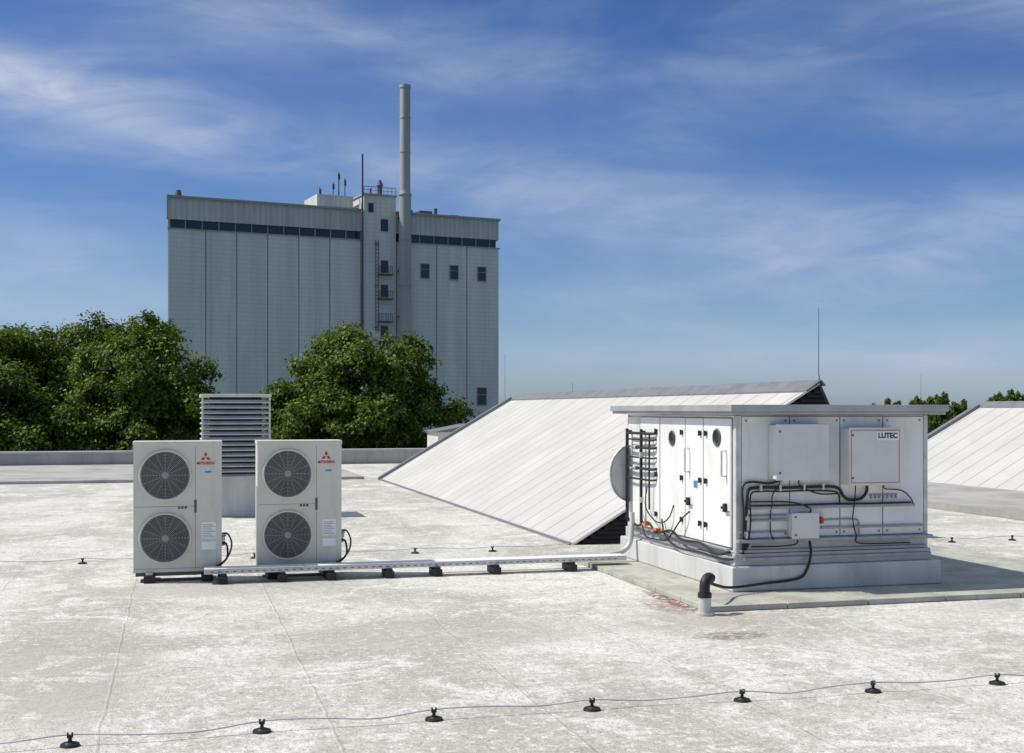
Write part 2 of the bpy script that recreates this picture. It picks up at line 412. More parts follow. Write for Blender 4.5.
# ---------------------------------------------------------------- saddle rooflights
def rooflight(x0, xr, x1, zr, y0, y1, label):
    e = empty("roof_skylight", ((x0 + x1) / 2, (y0 + y1) / 2, 0), label, "roof skylight", "shed skylights on the flat roof")
    t = .02
    dx, dz = xr - x0, zr; l = math.hypot(dx, dz); nx, nz = -dz / l, dx / l
    part(MB().prism([(x0, .02), (xr, zr), (xr - nx * t, zr - nz * t), (x0 + .04, .02)], y0, y1, 'y'), "roof_slope", M_slope, e)
    part(MB().prism([(x0 + .12, .002), (x1 - .08, .002), (xr + .06, zr - .2), (xr - .03, zr - .10)], y0 + .12, y1 - .1, 'y'), "body", M_dark, e)
    gz = MB().prism([(xr + .03, zr - .02), (x1, .02), (x1 - .05, .02), (xr, zr - .05)], y0 + .02, y1 - .02, 'y')
    part(gz, "glazing", M_glass, e)
    part(MB().prism([(xr - .22, zr - .22 * dz / dx + .03), (xr + .01, zr + .05), (xr + .08, zr - .04), (xr + .07, zr - .04), (xr, zr + .03), (xr - .22, zr - .22 * dz / dx + .004)], y0 - .03, y1 + .06, 'y'), "ridge_cap", M_cap, e)
    # near verge thin, far verge upstand
    part(MB().prism([(x0 - .02, .0), (xr - .19, zr - .19 * dz / dx + .018), (xr - .19, zr - .19 * dz / dx - .012), (x0 - .02 + .03 * dx / dz, .0)], y0 - .015, y0 - .002, 'y'), "verge_flashing", M_white2, e)
    part(MB().prism([(x0 - .06, .0), (x0 - .06, .06), (xr - .2, zr - .2 * dz / dx + .09), (xr - .2, zr - .2 * dz / dx - .06), (x0 + .06, .0)], y1 + .002, y1 + .16, 'y'), "verge_flashing", M_cap, e)
    part(MB().box(x0 - .035, x0 - .004, y0, y1, .001, .035), "eaves_trim", M_cap, e)
    gl = MB(); z = .015
    while z < zr - .05:
        xa = x0 + .05 + (z + .05) / dz * dx; xb = x1 - .02 - (z + .03) / dz * (x1 - xr)
        if xb - xa > .02:
            gl.add([(xa, y0 + .005, z), (xb, y0 + .005, z), (xb, y0 + .05, z + .06), (xa, y0 + .05, z + .06),
                    (xa, y0 + .015, z - .010), (xb, y0 + .015, z - .010), (xb, y0 + .06, z + .05), (xa, y0 + .06, z + .05)],
                   [(0, 1, 2, 3), (7, 6, 5, 4), (0, 4, 5, 1), (1, 5, 6, 2), (2, 6, 7, 3), (3, 7, 4, 0)])
        z += .06
    part(gl, "gable_louvre", M_gable, e)
    return e
rooflight(4.95, 8.53, 9.6, 2.12, 15.17, 30.5, "white sloping shed skylight with grey ridge cap and dark louvred end")
rooflight(16.5, 20.05, 21.1, 1.92, 13.2, 27.2, "white sloping shed skylight beside a raised grey roof strip")

e = empty("rooftop_housing", (8.0, 36.6, 0), "small white metal rooftop housing near the parapet", "rooftop housing")
part(MB().box(7.55, 9.6, 36, 37.6, .005, 1.10), "housing", M_white2, e, bevel=.02)
part(MB().prism([(7.45, 1.10), (9.7, 1.10), (9.7, 1.32), (8.6, 1.32)], 35.9, 37.7, 'y'), "lid", M_cap, e)

# ---------------------------------------------------------------- lightning rods
for x, y, z0, z1 in ((8.53, 15.20, 2.16, 3.15), (8.56, 32, .0, 3.25), (18.4, 27.6, 0, 2.65), (10.3, 31.5, 0, 2.5)):
    e = empty("lightning_rod", (x, y, z0), "thin metal lightning rod standing upright on the roof", "lightning rod", "lightning rods on the roof")
    part(MB().cyl((x, y, z0 + .02), (x, y, z1), .007, 6, r1=.004), "rod", M_dgrey, e, smooth=True)
    part(MB().cyl((x, y, z0), (x, y, z0 + .07), .12 if z0 < 1 else .02, 16, r1=.09 if z0 < 1 else .015), "base", M_curb, e, smooth=True)

# ---------------------------------------------------------------- lightning conductor + holders
def holder(x, y):
    e = empty("cable_holder", (x, y, 0), "black round cable holder with upright clip on pale roof membrane", "cable holder", "cable holders along the lightning conductor")
    b = MB().cyl((x, y, .001), (x, y, .014), .052, 24, r1=.047); b.cyl((x, y, .013), (x, y, .022), .033, 20, r1=.024)
    part(b, "base", M_black, e, smooth=True)
    c = MB().cyl((x, y, .020), (x, y, .046), .010, 10); c.box(x - .015, x + .015, y - .009, y + .009, .044, .056); c.box(x - .015, x - .007, y - .009, y + .009, .055, .070); c.box(x + .007, x + .015, y - .009, y + .009, .055, .070)
    part(c, "clip", M_black, e)
    return e
H = holder(-.53, 6.785)
near = [(-1.47, 6.78), (.453, 6.805), (1.407, 6.812), (2.343, 6.796), (3.286, 6.768), (4.174, 6.77), (5.06, 6.758), (6.0, 6.77)]
for i, p in enumerate(near):
    d_ = dup(H, (p[0], p[1], 0)); d_.rotation_euler[2] = (i * 1.3) % 1.1 - .5
allp = sorted(near + [(-.53, 6.785)])
def cable(pts, name, label, r=.0045, amp=.03):
    path = []
    for i, p in enumerate(pts):
        path.append((p[0], p[1], .060))
        if i < len(pts) - 1:
            q = pts[i + 1]
            for k in (.33, .66):
                path.append((p[0] + (q[0] - p[0]) * k, p[1] + (q[1] - p[1]) * k + random.uniform(-amp, amp), .045 + random.uniform(-.014, .014)))
    mb = MB().tube(path, r, 7, 0, 5)
    o = part(mb, name, M_gal, None, smooth=True); o["label"] = label; o["category"] = "cable"; return o
cable([(-3.5, 6.8)] + allp + [(7.5, 6.77)], "lightning_conductor", "thin grey wire running through black holders on the roof")
far = [(-3.9 + i * .96, 14.75 + (.04 if i % 2 else -.02)) for i in range(9)]
for p in far: dup(H, (p[0], p[1], 0))
cable([(-6.0, 14.75)] + far + [(4.9, 14.9)], "lightning_conductor", "thin grey wire crossing the roof behind the outdoor units", .004)
rt = [(9.9 + i * .93, 14.15) for i in range(3)]
for p in rt: dup(H, (p[0], p[1], 0))
cable([(9.6, 14.15)] + rt + [(12.9, 14.15)], "lightning_conductor", "thin grey wire on the roof beside the large skylight", .004)

# ---------------------------------------------------------------- louvred roof vent
vx0, vx1, vy0, vy1 = .40, 1.51, 20.5, 21.6
e = empty("louvred_roof_vent", ((vx0 + vx1) / 2, (vy0 + vy1) / 2, 0), "tall grey louvred ventilation hood behind the outdoor units", "roof vent")
part(MB().box(vx0 + .10, vx1 - .10, vy0 + .10, vy1 - .10, .0, .66), "base", M_plinth, e, bevel=.01)
part(MB().box(vx0 + .14, vx1 - .14, vy0 + .14, vy1 - .14, .66, 1.98), "core", M_dark, e)
lv = MB()
nsl = 15; z0, z1 = .65, 1.95; st = (z1 - z0) / nsl
for i in range(nsl):
    zb = z0 + i * st; zt = zb + st * .62; inn = .07
    a = [(vx0, vy0, zb), (vx1, vy0, zb), (vx1, vy1, zb), (vx0, vy1, zb)]
    b_ = [(vx0 + inn, vy0 + inn, zt), (vx1 - inn, vy0 + inn, zt), (vx1 - inn, vy1 - inn, zt), (vx0 + inn, vy1 - inn, zt)]
    a2 = [(p[0], p[1], p[2] + .012) for p in a]
    vs = a + a2 + b_
    fs = []
    for j in range(4):
        k = (j + 1) % 4
        fs += [(j, k, 4 + k, 4 + j), (4 + j, 4 + k, 8 + k, 8 + j), (k, j, 8 + j, 8 + k)]
    lv.add(vs, fs)
part(lv, "louvre", M_slat, e)
cpst = MB()
for xx in (vx0 + .005, vx1 - .035): cpst.box(xx, xx + .03, vy0 + .012, vy0 + .042, .64, 1.96)
parts(cpst, "corner_post", M_slat, e)
part(MB().box(vx0 - .01, vx1 + .01, vy0 - .01, vy1 + .01, 1.96, 2.01), "cap", M_slat, e, bevel=.01)

# ---------------------------------------------------------------- outdoor units
def hole_plate(mb, cx, cz, hs, r, y, n=32, m=0):
    vs = []; 
    for i in range(n):
        a = 2 * math.pi * i / n; c, s_ = math.cos(a), math.sin(a); k = hs / max(abs(c), abs(s_))
        vs.append((cx + c * k, y, cz + s_ * k)); vs.append((cx + c * r, y, cz + s_ * r)); vs.append((cx + c * r * .96, y + .10, cz + s_ * r * .96))
    fs = []
    for i in range(n):
        j = (i + 1) % n
        fs.append((3 * i, 3 * j, 3 * j + 1, 3 * i + 1)); fs.append((3 * i + 1, 3 * j + 1, 3 * j + 2, 3 * i + 2))
    mb.add(vs, fs, m)
def ac_unit(cx, label):
    W_, H_, D_ = .87, 1.32, .33
    fy = 13.0; zb = .10
    e = empty("air_conditioner_outdoor_unit", (cx, fy + D_ / 2, 0), label, "air conditioning unit", "outdoor air conditioning units on the roof")
    x0, x1 = cx - W_ / 2, cx + W_ / 2; z0, z1 = zb, zb + H_
    fx = cx - .125; fz = (zb + .345, zb + .985); hs = .275; r = .245
    c = MB()
    c.add([(x0, fy, z0), (x0, fy + D_, z0), (x0, fy + D_, z1), (x0, fy, z1)], [(1, 2, 3, 0)])
    c.add([(x1, fy, z0), (x1, fy + D_, z0), (x1, fy + D_, z1), (x1, fy, z1)], [(0, 1, 2, 3)])
    c.add([(x0, fy + D_, z0), (x1, fy + D_, z0), (x1, fy + D_, z1), (x0, fy + D_, z1)], [(1, 0, 3, 2)])
    c.add([(x0, fy, z0), (x1, fy, z0), (x1, fy + D_, z0), (x0, fy + D_, z0)], [(0, 3, 2, 1)])
    def q(a0, a1, b0, b1): c.add([(a0, fy, b0), (a1, fy, b0), (a1, fy, b1), (a0, fy, b1)], [(0, 1, 2, 3)])
    q(x0, fx - hs, z0, z1); q(fx + hs, x1, z0, z1)
    q(fx - hs, fx + hs, z0, fz[0] - hs); q(fx - hs, fx + hs, fz[0] + hs, fz[1] - hs); q(fx - hs, fx + hs, fz[1] + hs, z1)
    for z in fz: hole_plate(c, fx, z, hs, r, fy)
    part(c, "casing", M_ivory, e)
    part(MB().box(x0 - .006, x1 + .006, fy - .012, fy + D_ + .006, z1 - .03, z1 + .012), "lid", M_ivory, e, bevel=.006)
    sm = MB(); sm.box(fx + hs + .02, fx + hs + .024, fy - .001, fy + .01, z0 + .02, z1 - .04)
    sm.box(x0 + .01, fx + hs + .02, fy - .001, fy + .01, (fz[0] + fz[1]) / 2 + .0, (fz[0] + fz[1]) / 2 + .004)
    sm.box(x0 + .003, x1 - .003, fy - .001, fy + .01, z0 + .035, z0 + .039)
    parts(sm, "panel_seam", M_gask, e)
    for z in fz:
        gd = MB()
        gd.ring((fx, fy - .012, z), r + .006, .012, n=40, k=6, m=1)
        for k in range(1, 17): gd.ring((fx, fy - .016, z), r * k / 17, .0032, n=32, k=4)
        for k in range(8):
            a = math.pi * k / 8; gd.cyl((fx + r * math.cos(a), fy - .012, z + r * math.sin(a)), (fx - r * math.cos(a), fy - .012, z - r * math.sin(a)), .0035, 5)
        gd.cyl((fx, fy - .022, z), (fx, fy - .008, z), .035, 16)
        part(gd, "fan_guard", [M_guard, M_ivory], e, smooth=True)
        fn = MB()
        fn.cyl((fx, fy + .035, z), (fx, fy + .09, z), .065, 20)
        for k in range(3):
            a0 = 2 * math.pi * k / 3 + .4; vs = []; n = 7
            for i in range(n):
                a = a0 + 1.45 * i / (n - 1)
                vs.append((fx + .06 * math.cos(a), fy + .04 + .045 * i / n, z + .06 * math.sin(a)))
                rr = r * .92; aa = a + .25
                vs.append((fx + rr * math.cos(aa), fy + .03 + .06 * i / n, z + rr * math.sin(aa)))
            fn.add(vs, [(2 * i, 2 * i + 2, 2 * i + 3, 2 * i + 1) for i in range(n - 1)])
        part(fn, "fan", M_gable, e, smooth=True)
        part(MB().cyl((fx, fy + .098, z), (fx, fy + .13, z), r * .97, 32), "fan_housing", M_dark, e)
    em = MB(); ex, ez = cx + .275, z1 - .155; s_ = .045
    for a in (90, 210, 330):
        d = Vector((math.cos(R(a)), 0, math.sin(R(a)))); p = Vector((-d.z, 0, d.x))
        c0 = Vector((ex, fy - .003, ez)); pts = [c0 + d * .004, c0 + d * (s_ * .62) - p * s_ * .36, c0 + d * s_ * 1.24, c0 + d * (s_ * .62) + p * s_ * .36]
        em.add(pts + [q_ + Vector((0, .004, 0)) for q_ in pts], [(0, 1, 2, 3), (0, 1, 5, 4), (1, 2, 6, 5), (2, 3, 7, 6), (3, 0, 4, 7)])
    part(em, "emblem", M_red, e)
    text_part("MITSUBISHI", .040, (ex, fy - .003, ez - .062), FACE_S, M_red, e, "lettering", sx=.88)
    part(MB().box(ex - .01, ex + .055, fy - .003, fy + .002, ez - .158, ez - .142), "sticker", M_blue, e)
    parts(MB().box(cx + .235, cx + .375, fy - .003, fy + .002, z0 + .33, z0 + .50).box(cx + .235, cx + .375, fy - .003, fy + .002, z0 + .22, z0 + .30), "rating_label", M_label, e)
    tl = MB()
    for k in range(8): tl.box(cx + .245, cx + .365 - (k % 3) * .02, fy - .005, fy - .002, z0 + .345 + k * .018, z0 + .351 + k * .018)
    part(tl, "print", M_frame, e)
    mk = MB()
    for k in range(3): mk.box(cx + .0 + k * .033, cx + .022 + k * .033, fy - .003, fy + .002, z0 + .64, z0 + .665)
    part(mk, "marking", M_dgrey, e)
    part(MB().box(cx + .16, cx + .185, fy - .002, fy + .01, z0 + .60, z0 + .73), "handle", M_dgrey, e)
    part(MB().box(cx + .225, cx + .385, fy - .006, fy + .002, z0 + .06, z0 + .19), "valve_cover", M_ivory, e, bevel=.004)
    for xx in (x0 + .10, x1 - .20):
        ft = MB().box(xx, xx + .11, fy - .08, fy + D_ + .08, .001, .075); ft.box(xx + .02, xx + .09, fy - .05, fy + D_ + .05, .075, .099, 1)
        part(ft, "foot", [M_black, M_gal], e, bevel=.006)
    part(MB().box(x0 + .02, x1 - .02, fy + .02, fy + D_ - .02, .06, .0995), "drain_pan", M_dgrey, e)
    hz = MB()
    hz.tube([(x1, fy + .10, .46), (x1 + .06, fy + .06, .47), (x1 + .10, fy + .02, .38), (x1 + .08, fy - .02, .28), (x1 + .03, fy - .03, .20), (x1 - .02, fy - .06, .16)], .009, 8, 0, 6)
    hz.tube([(x1, fy + .16, .36), (x1 + .05, fy + .10, .36), (x1 + .06, fy + .02, .26), (x1 + .03, fy - .02, .20), (x1 - .06, fy - .08, .15)], .011, 8, 0, 6)
    parts(hz, "hose", M_black, e, smooth=True)
    vv = MB().cyl((x1 - .002, fy + .10, .46), (x1 + .05, fy + .10, .46), .022, 12); vv.cyl((x1 - .002, fy + .16, .36), (x1 + .04, fy + .16, .36), .026, 12)
    vv.box(x1 + .001, x1 + .035, fy + .04, fy + .2, .40, .44)
    parts(vv, "valve", M_gal, e, smooth=True)
    return e
ac_unit(.024, "ivory twin-fan outdoor air conditioning unit on black rubber feet")
ac_unit(1.255, "ivory twin-fan outdoor air conditioning unit beside the cable tray")

# ---------------------------------------------------------------- cable tray
e = empty("cable_tray", (2.7, 12.8, 0), "long galvanised cable tray on black blocks across the roof", "cable tray")
tr = MB()
tr.box(.28, 4.78, 12.70, 12.88, .10, .146)
part(tr, "tray", M_gal, e, bevel=.003)
tl = MB(); x = .28
while x < 4.7:
    xe = min(x + 1.0, 4.78); tl.box(x, xe - .008, 12.694, 12.886, .147, .155); x = xe
part(tl, "tray_lid", M_label, e, bevel=.002)
lp = MB()
for i in range(60):
    xx = .34 + i * .074
    if xx < 4.7: lp.box(xx, xx + .03, 12.6965, 12.6995, .118, .126)
o = part(lp, "slot", M_dgrey, e); o["kind"] = "stuff"
for xx in (.46, 1.05, 1.55, 2.15, 2.66, 3.30, 4.15):
    part(MB().box(xx - .045, xx + .045, 12.65, 12.93, .001, .075).box(xx - .03, xx + .03, 12.67, 12.91, .075, .0995), "foot", M_black, e, bevel=.005)
pp = MB().tube([(1.55, 12.95, .12), (2.2, 12.99, .10), (3.2, 12.98, .11), (4.2, 12.97, .12), (4.7, 12.97, .14), (4.90, 12.97, .22), (4.95, 12.99, .42), (4.96, 13.0, .60)], .03, 10, 0, 6)
part(pp, "insulated_pipe", M_gal, e, smooth=True)

# ---------------------------------------------------------------- platform
xs = [4.43, 5.2, 6.0, 6.8, 7.6, 8.4, 9.2]
sl = MB()
o = empty("paving_platform", (6.6, 11.8, 0), "low grey slab platform under the white ventilation unit", "platform")
for yy in (9.8, 10.4, 11.0, 11.6, 12.2, 12.8, 13.4):
    for i in range(6): sl.box(xs[i], xs[i + 1] - .008, yy, yy + .592, .002, .052)
parts(sl, "slab", M_slab, o, bevel=.006)

# ---------------------------------------------------------------- ventilation unit (air handling unit)
PX0, PX1, PY0, PY1 = 5.0, 7.23, 10.5, 13.5
BX0, BX1, BY0, BY1 = 5.08, 7.11, 10.58, 13.42
Z0 = .054
e = empty("ventilation_unit", ((PX0 + PX1) / 2, (PY0 + PY1) / 2, 0), "large white rooftop ventilation unit with doors, pipes and switch boxes", "ventilation unit")
part(MB().box(PX0, PX1, PY0, PY1, Z0, .285), "plinth", M_plinth, e, bevel=.012)
bf = MB().box(BX0 - .03, BX1 + .03, BY0 - .03, BY1 + .03, .286, .40)
part(bf, "base_frame", M_frameg, e, bevel=.004)
part(MB().box(BX0 + .03, BX1 - .03, BY0 - .018, BY0 - .001, .405, .50), "lower_band", M_frameg, e, bevel=.003)
rails = MB().box(BX0 + .05, BX1 + .02, BY0 - .06, BY0 - .031, .335, .365); rails.box(BX0 - .01, BX1 + .03, BY0 - .075, BY0 - .005, .505, .535)
rails.box(BX0 + .02, BX1 - .02, BY0 - .045, BY0 - .019, .42, .435)
rails.box(5.12, 6.95, BY0 - .06, BY0 - .012, .815, .842); rails.box(5.95, 7.05, BY0 - .045, BY0 - .012, .615, .635); rails.box(5.22, 5.58, BY0 - .045, BY0 - .012, .70, .72)
rails.box(BX0 - .055, BX0 - .032, BY0 + .05, BY1 - .2, .335, .355); rails.box(BX0 - .075, BX0 - .027, BY0 + .05, BY1 - .2, .425, .44)
parts(rails, "rail", M_tray, e, bevel=.003)
part(MB().box(BX0, BX1, BY0, BY1, .401, 1.70), "cabinet", M_white, e, bevel=.006)
ld = MB().box(4.97, 7.24, 10.44, 13.68, 1.705, 1.735); ld.box(4.95, 7.26, 10.42, 13.70, 1.735, 1.80)
part(ld, "lid", M_lid, e, bevel=.006)
fr = MB()
for (xa, ya) in ((BX0, BY0), (BX1, BY0), (BX0, BY1), (BX1, BY1)):
    fr.box(xa - .012 if xa == BX0 else xa - .03, xa + .03 if xa == BX0 else xa + .012, ya - .012 if ya == BY0 else ya - .03, ya + .03 if ya == BY0 else ya + .012, .402, 1.699)
parts(fr, "corner_profile", M_gal, e, bevel=.005)
FY = BY0
for (a, b_) in ((5.13, 5.62), (5.63, 6.155), (6.165, 6.62), (6.63, 7.07)):
    p_ = part(MB().box(a, b_, FY - .010, FY + .002, .545, 1.685), "front_panel", M_white, e, bevel=.004)
    part(MB().box(a - .004, b_ + .004, FY - .003, FY + .003, .540, 1.690), "gasket", M_gask, p_)
for xx in (5.17, 5.58, 5.67, 6.12, 6.20, 6.58, 6.67, 7.03):
    for zz in (.58, 1.65):
        part(MB().cyl((xx, FY - .011, zz), (xx, FY - .018, zz), .010, 8), "panel_fixing", M_gask, e)
def door(y0, y1, port, hinge_y, handle_y, zl=.45):
    d = part(MB().box(BX0 - .026, BX0 - .001, y0, y1, zl, 1.67), "door", M_white, e, bevel=.005)
    fx = BX0 - .026
    part(MB().box(BX0 - .006, BX0 + .002, y0 - .007, y1 + .007, zl - .007, 1.677), "gasket", M_gask, d)
    if port:
        p = MB().ring((fx - .006, port[0], port[1]), port[2], .012, 'x', 28, 6, 0)
        p.cyl((fx - .004, port[0], port[1]), (fx + .004, port[0], port[1]), port[2], 28, 1)
        part(p, "porthole", [M_dgrey, M_glass], d, smooth=True)
    if handle_y is not None:
        part(MB().tube([(fx, handle_y, 1.12), (fx - .05, handle_y, 1.12), (fx - .05, handle_y, 1.36), (fx, handle_y, 1.36)], .011, 8), "handle", M_gal, d)
        part(MB().box(fx - .03, fx - .001, handle_y - .02, handle_y + .02, .78, .86).box(fx - .05, fx - .029, handle_y - .07, handle_y + .02, .81, .835), "latch", M_black, d)
    for hz_ in (.62, 1.05, 1.52):
        hh = MB().box(fx - .02, fx - .001, hinge_y - .022, hinge_y + .022, hz_ - .022, hz_ + .022); hh.cyl((fx - .022, hinge_y, hz_ - .028), (fx - .022, hinge_y, hz_ + .028), .009, 8)
        part(hh, "hinge", M_black, d)
    return d
door(12.43, 13.0, None, 12.5, None)
door(11.74, 12.40, (12.06, 1.455, .070), 11.80, None)
door(11.29, 11.72, None, 11.34, 11.62)
door(10.66, 11.27, (10.95, 1.485, .075), 11.2, 10.75)
part(MB().box(BX0 - .032, BX0 - .0265, 11.42, 11.50, .97, 1.04), "sign", M_blue, e)
part(MB().box(BX0 - .02, BX0 - .001, 13.03, 13.38, .43, 1.67), "side_panel", M_white, e, bevel=.005)
XP = 5.005
pw_ = MB()
for yy, r in ((13.28, .020), (12.84, .018)):
    pw_.tube([(BX0 - .02, yy, 1.50), (XP + .01, yy, 1.50), (XP, yy, 1.46), (XP, yy, .62), (XP + .01, yy, .50), (BX0 - .02, yy, .48)], r, 10, 0, 5)
for zz, r in ((1.49, .016), (1.42, .010), (1.33, .014), (1.22, .010), (1.10, .016), (.98, .012)):
    pw_.tube([(XP, 13.28, zz), (XP - .005, 13.0, zz), (XP, 12.80, zz), (XP + .01, 12.55, zz + .0), (BX0 - .01, 12.50, zz + .01)], r, 9, 0, 4)
pw_.tube([(XP + .01, 12.62, 1.5), (XP, 12.60, 1.2), (XP, 12.60, .85), (XP + .01, 12.62, .66)], .011, 8, 0, 5)
part(pw_, "pipework", M_black, e, smooth=True)
for zz in (1.33, 1.10):
    part(MB().cyl((XP, 12.97, zz), (XP, 13.05, zz), .026, 12).cyl((XP, 13.01, zz), (XP - .05, 13.01, zz), .010, 8).box(XP - .062, XP - .049, 12.98, 13.04, zz - .009, zz + .009), "valve", M_gal, e, smooth=True)
for zz in (.72, 1.22): part(MB().cyl((XP, 12.84, zz), (XP, 12.84, zz + .06), .026, 12), "pipe_coupling", M_gal, e, smooth=True)
for (yy, zz) in ((12.62, .50), (12.30, .47)):
    part(MB().cyl((5.01, yy, zz), (4.96, yy, zz), .020, 12).box(4.945, 4.961, yy - .045, yy + .045, zz - .011, zz + .011), "valve_handle", M_orange, e)
hs_ = MB()
hs_.tube([(5.03, 13.2, .50), (4.98, 12.9, .46), (4.99, 12.6, .52), (4.97, 12.3, .44), (4.99, 11.95, .49), (4.97, 11.6, .43), (4.99, 11.2, .44), (4.98, 10.8, .38), (5.0, 10.56, .42)], .013, 8, 0, 6)
hs_.tube([(5.03, 12.9, .60), (4.99, 12.7, .38), (4.98, 12.4, .36), (4.97, 12.0, .40), (4.99, 11.7, .62), (5.05, 11.6, .72)], .008, 8, 0, 6)
hs_.tube([(5.03, 12.3, .58), (4.99, 12.1, .42), (4.97, 11.7, .34), (4.98, 11.2, .35), (4.99, 10.7, .34), (5.0, 10.5, .36)], .010, 8, 0, 6)
hs_.tube([(5.04, 12.75, .9), (5.0, 12.7, .7), (4.98, 12.45, .58), (4.98, 12.2, .55), (5.01, 12.05, .62), (5.05, 12.02, .75)], .007, 8, 0, 6)
parts(hs_, "hose", M_black, e, smooth=True)
cw = MB(); nn = 14; vs = []
for j in range(nn + 1):
    a = math.pi * j / nn
    vs.append((BX0 - .021 - .24 * math.sin(a), .32 * math.cos(a) + 1.02))
cw.prism(vs, 13.33, 13.40, 'y')
cwo = part(cw, "intake_hood", M_cowl, e, bevel=.010)
rb = MB()
for j in range(nn): rb.cyl((vs[j][0], 13.325, vs[j][1]), (vs[j + 1][0], 13.325, vs[j + 1][1]), .010, 6)
part(rb, "hood_rim", M_tray, cwo)
def sbox(x0, x1, z0, z1, d, name, mat=M_white2):
    b = part(MB().box(x0, x1, FY - .02 - d + .020, FY - .012, z0, z1), name, M_white2, e, bevel=.006)
    part(MB().box(x0 - .001, x1 + .001, FY - .02 - d + .013, FY - .02 - d + .0195, z0 - .001, z1 + .001), "gasket", M_dgrey, b)
    part(MB().box(x0 - .008, x1 + .008, FY - .02 - d, FY - .02 - d + .0125, z0 - .008, z1 + .008), "cover", mat, b, bevel=.005)
    lk = MB()
    for zz in (z0 + .12 * (z1 - z0), z1 - .12 * (z1 - z0)): lk.cyl((x0 + .03, FY - .026 - d, zz), (x0 + .03, FY - .018 - d, zz), .010, 10)
    parts(lk, "lock", M_dgrey, b)
    return b
b1 = sbox(5.40, 5.93, 1.10, 1.61, .17, "switch_box", M_boxface)
b2 = sbox(6.16, 6.70, 1.04, 1.575, .17, "switch_box", M_boxface)
b3 = sbox(5.60, 5.87, .545, .77, .10, "isolator_box", M_boxface)
ya, yb = FY - .1935, FY - .1885
ol = MB().box(6.172, 6.177, ya, yb, 1.055, 1.56); ol.box(6.177, 6.686, ya, yb, 1.555, 1.56); ol.box(6.177, 6.686, ya, yb, 1.055, 1.06); ol.box(6.686, 6.691, ya, yb, 1.055, 1.56)
part(ol, "red_outline", M_red, b2)
part(MB().box(6.44, 6.682, FY - .198, FY - .1905, 1.462, 1.548), "name_plate", M_label, b2)
text_part("LUTEC", .070, (6.561, FY - .200, 1.504), FACE_S, M_ink, b2, "lettering", bold=.03)
part(MB().box(5.89, 5.97, FY - .03, FY - .011, .655, .755), "switch_plate", M_white2, e)
sw = MB().cyl((5.93, FY - .031, .70), (5.93, FY - .06, .70), .035, 20, 0); sw.box(5.918, 5.942, FY - .085, FY - .059, .67, .73, 1)
part(sw, "isolator_switch", [M_orange, M_red], e)
hk = MB().box(6.47, 6.78, FY - .02, FY - .011, .925, .94)
for k in range(7): hk.box(6.485 + k * .045, 6.493 + k * .045, FY - .035, FY - .011, .895, .9255)
part(hk, "bracket", M_frame, e)
cd = MB()
cd.tube([(5.16, FY - .03, .42), (5.15, FY - .035, .62), (5.15, FY - .075, .88), (5.17, FY - .06, .99), (5.26, FY - .04, 1.02), (5.6, FY - .045, 1.015), (6.0, FY - .05, 1.02), (6.12, FY - .05, 1.0), (6.17, FY - .05, .93), (6.24, FY - .05, .89), (6.36, FY - .05, .90), (6.42, FY - .05, .96), (6.42, FY - .06, 1.04)], .015, 10, 0, 6)
cd.tube([(5.13, FY - .035, .40), (5.115, FY - .07, .80), (5.12, FY - .05, 1.03), (5.22, FY - .04, 1.075), (5.40, FY - .04, 1.06), (5.55, FY - .05, 1.10)], .011, 8, 0, 6)
cd.tube([(5.18, FY - .03, .46), (5.19, FY - .07, .70), (5.19, FY - .07, .95), (5.3, FY - .05, .985), (5.55, FY - .045, .98), (5.75, FY - .045, .985), (6.05, FY - .05, .975), (6.12, FY - .05, .94), (6.12, FY - .07, .85)], .008, 8, 0, 6)
cd.tube([(5.70, FY - .06, 1.10), (5.71, FY - .06, 1.03), (5.9, FY - .06, .955), (6.10, FY - .06, .95)], .007, 8, 0, 5)
cd.tube([(5.80, FY - .05, .76), (5.80, FY - .075, .82), (5.60, FY - .065, .88), (5.2, FY - .06, .89)], .007, 8, 0, 5)
cd.tube([(5.66, FY - .05, .55), (5.66, FY - .085, .49), (5.5, FY - .085, .47), (5.2, FY - .065, .47)], .007, 8, 0, 5)
cd.tube([(5.5, FY - .06, 1.10), (5.49, FY - .06, 1.05), (5.42, FY - .06, .95), (5.41, FY - .07, .86), (5.41, FY - .04, .78), (5.41, FY - .04, .60), (5.42, FY - .085, .53)], .006, 8, 0, 5)
cd.tube([(6.3, FY - .06, 1.04), (6.3, FY - .05, .96), (6.28, FY - .07, .86), (6.28, FY - .04, .70), (6.29, FY - .085, .55), (6.35, FY - .06, .47), (6.9, FY - .055, .46)], .006, 8, 0, 5)
cd.tube([(6.62, FY - .06, 1.04), (6.62, FY - .05, .99), (6.80, FY - .05, .97), (6.90, FY - .05, .90), (6.92, FY - .07, .84)], .006, 8, 0, 5)
cd.tube([(5.2, FY - .07, .855), (5.6, FY - .065, .852), (6.1, FY - .065, .856), (6.5, FY - .065, .851), (6.9, FY - .065, .855)], .008, 8, 0, 5)
cd.tube([(5.80, FY - .05, .545), (5.80, FY - .10, .40), (5.76, FY - .09, .24), (5.66, FY - .10, .16), (5.3, FY - .12, .13), (4.9, 10.30, .13), (4.62, 10.02, .20), (4.47, 9.9, .26)], .013, 8, 0, 7)
parts(cd, "conduit", M_black, e, smooth=True)
gr = MB()
gr.cyl((5.2, FY - .025, .755), (5.58, FY - .025, .755), .009, 8)
gr.cyl((5.1, FY - .03, .60), (5.58, FY - .03, .60), .010, 8)
gr.tube([(5.97, FY - .02, .70), (6.3, FY - .03, .70), (6.35, FY - .03, .66), (6.35, FY - .03, .54)], .008, 8, 0, 4)
parts(gr, "conduit_rail", M_tray, e, smooth=True)
cl_ = MB()
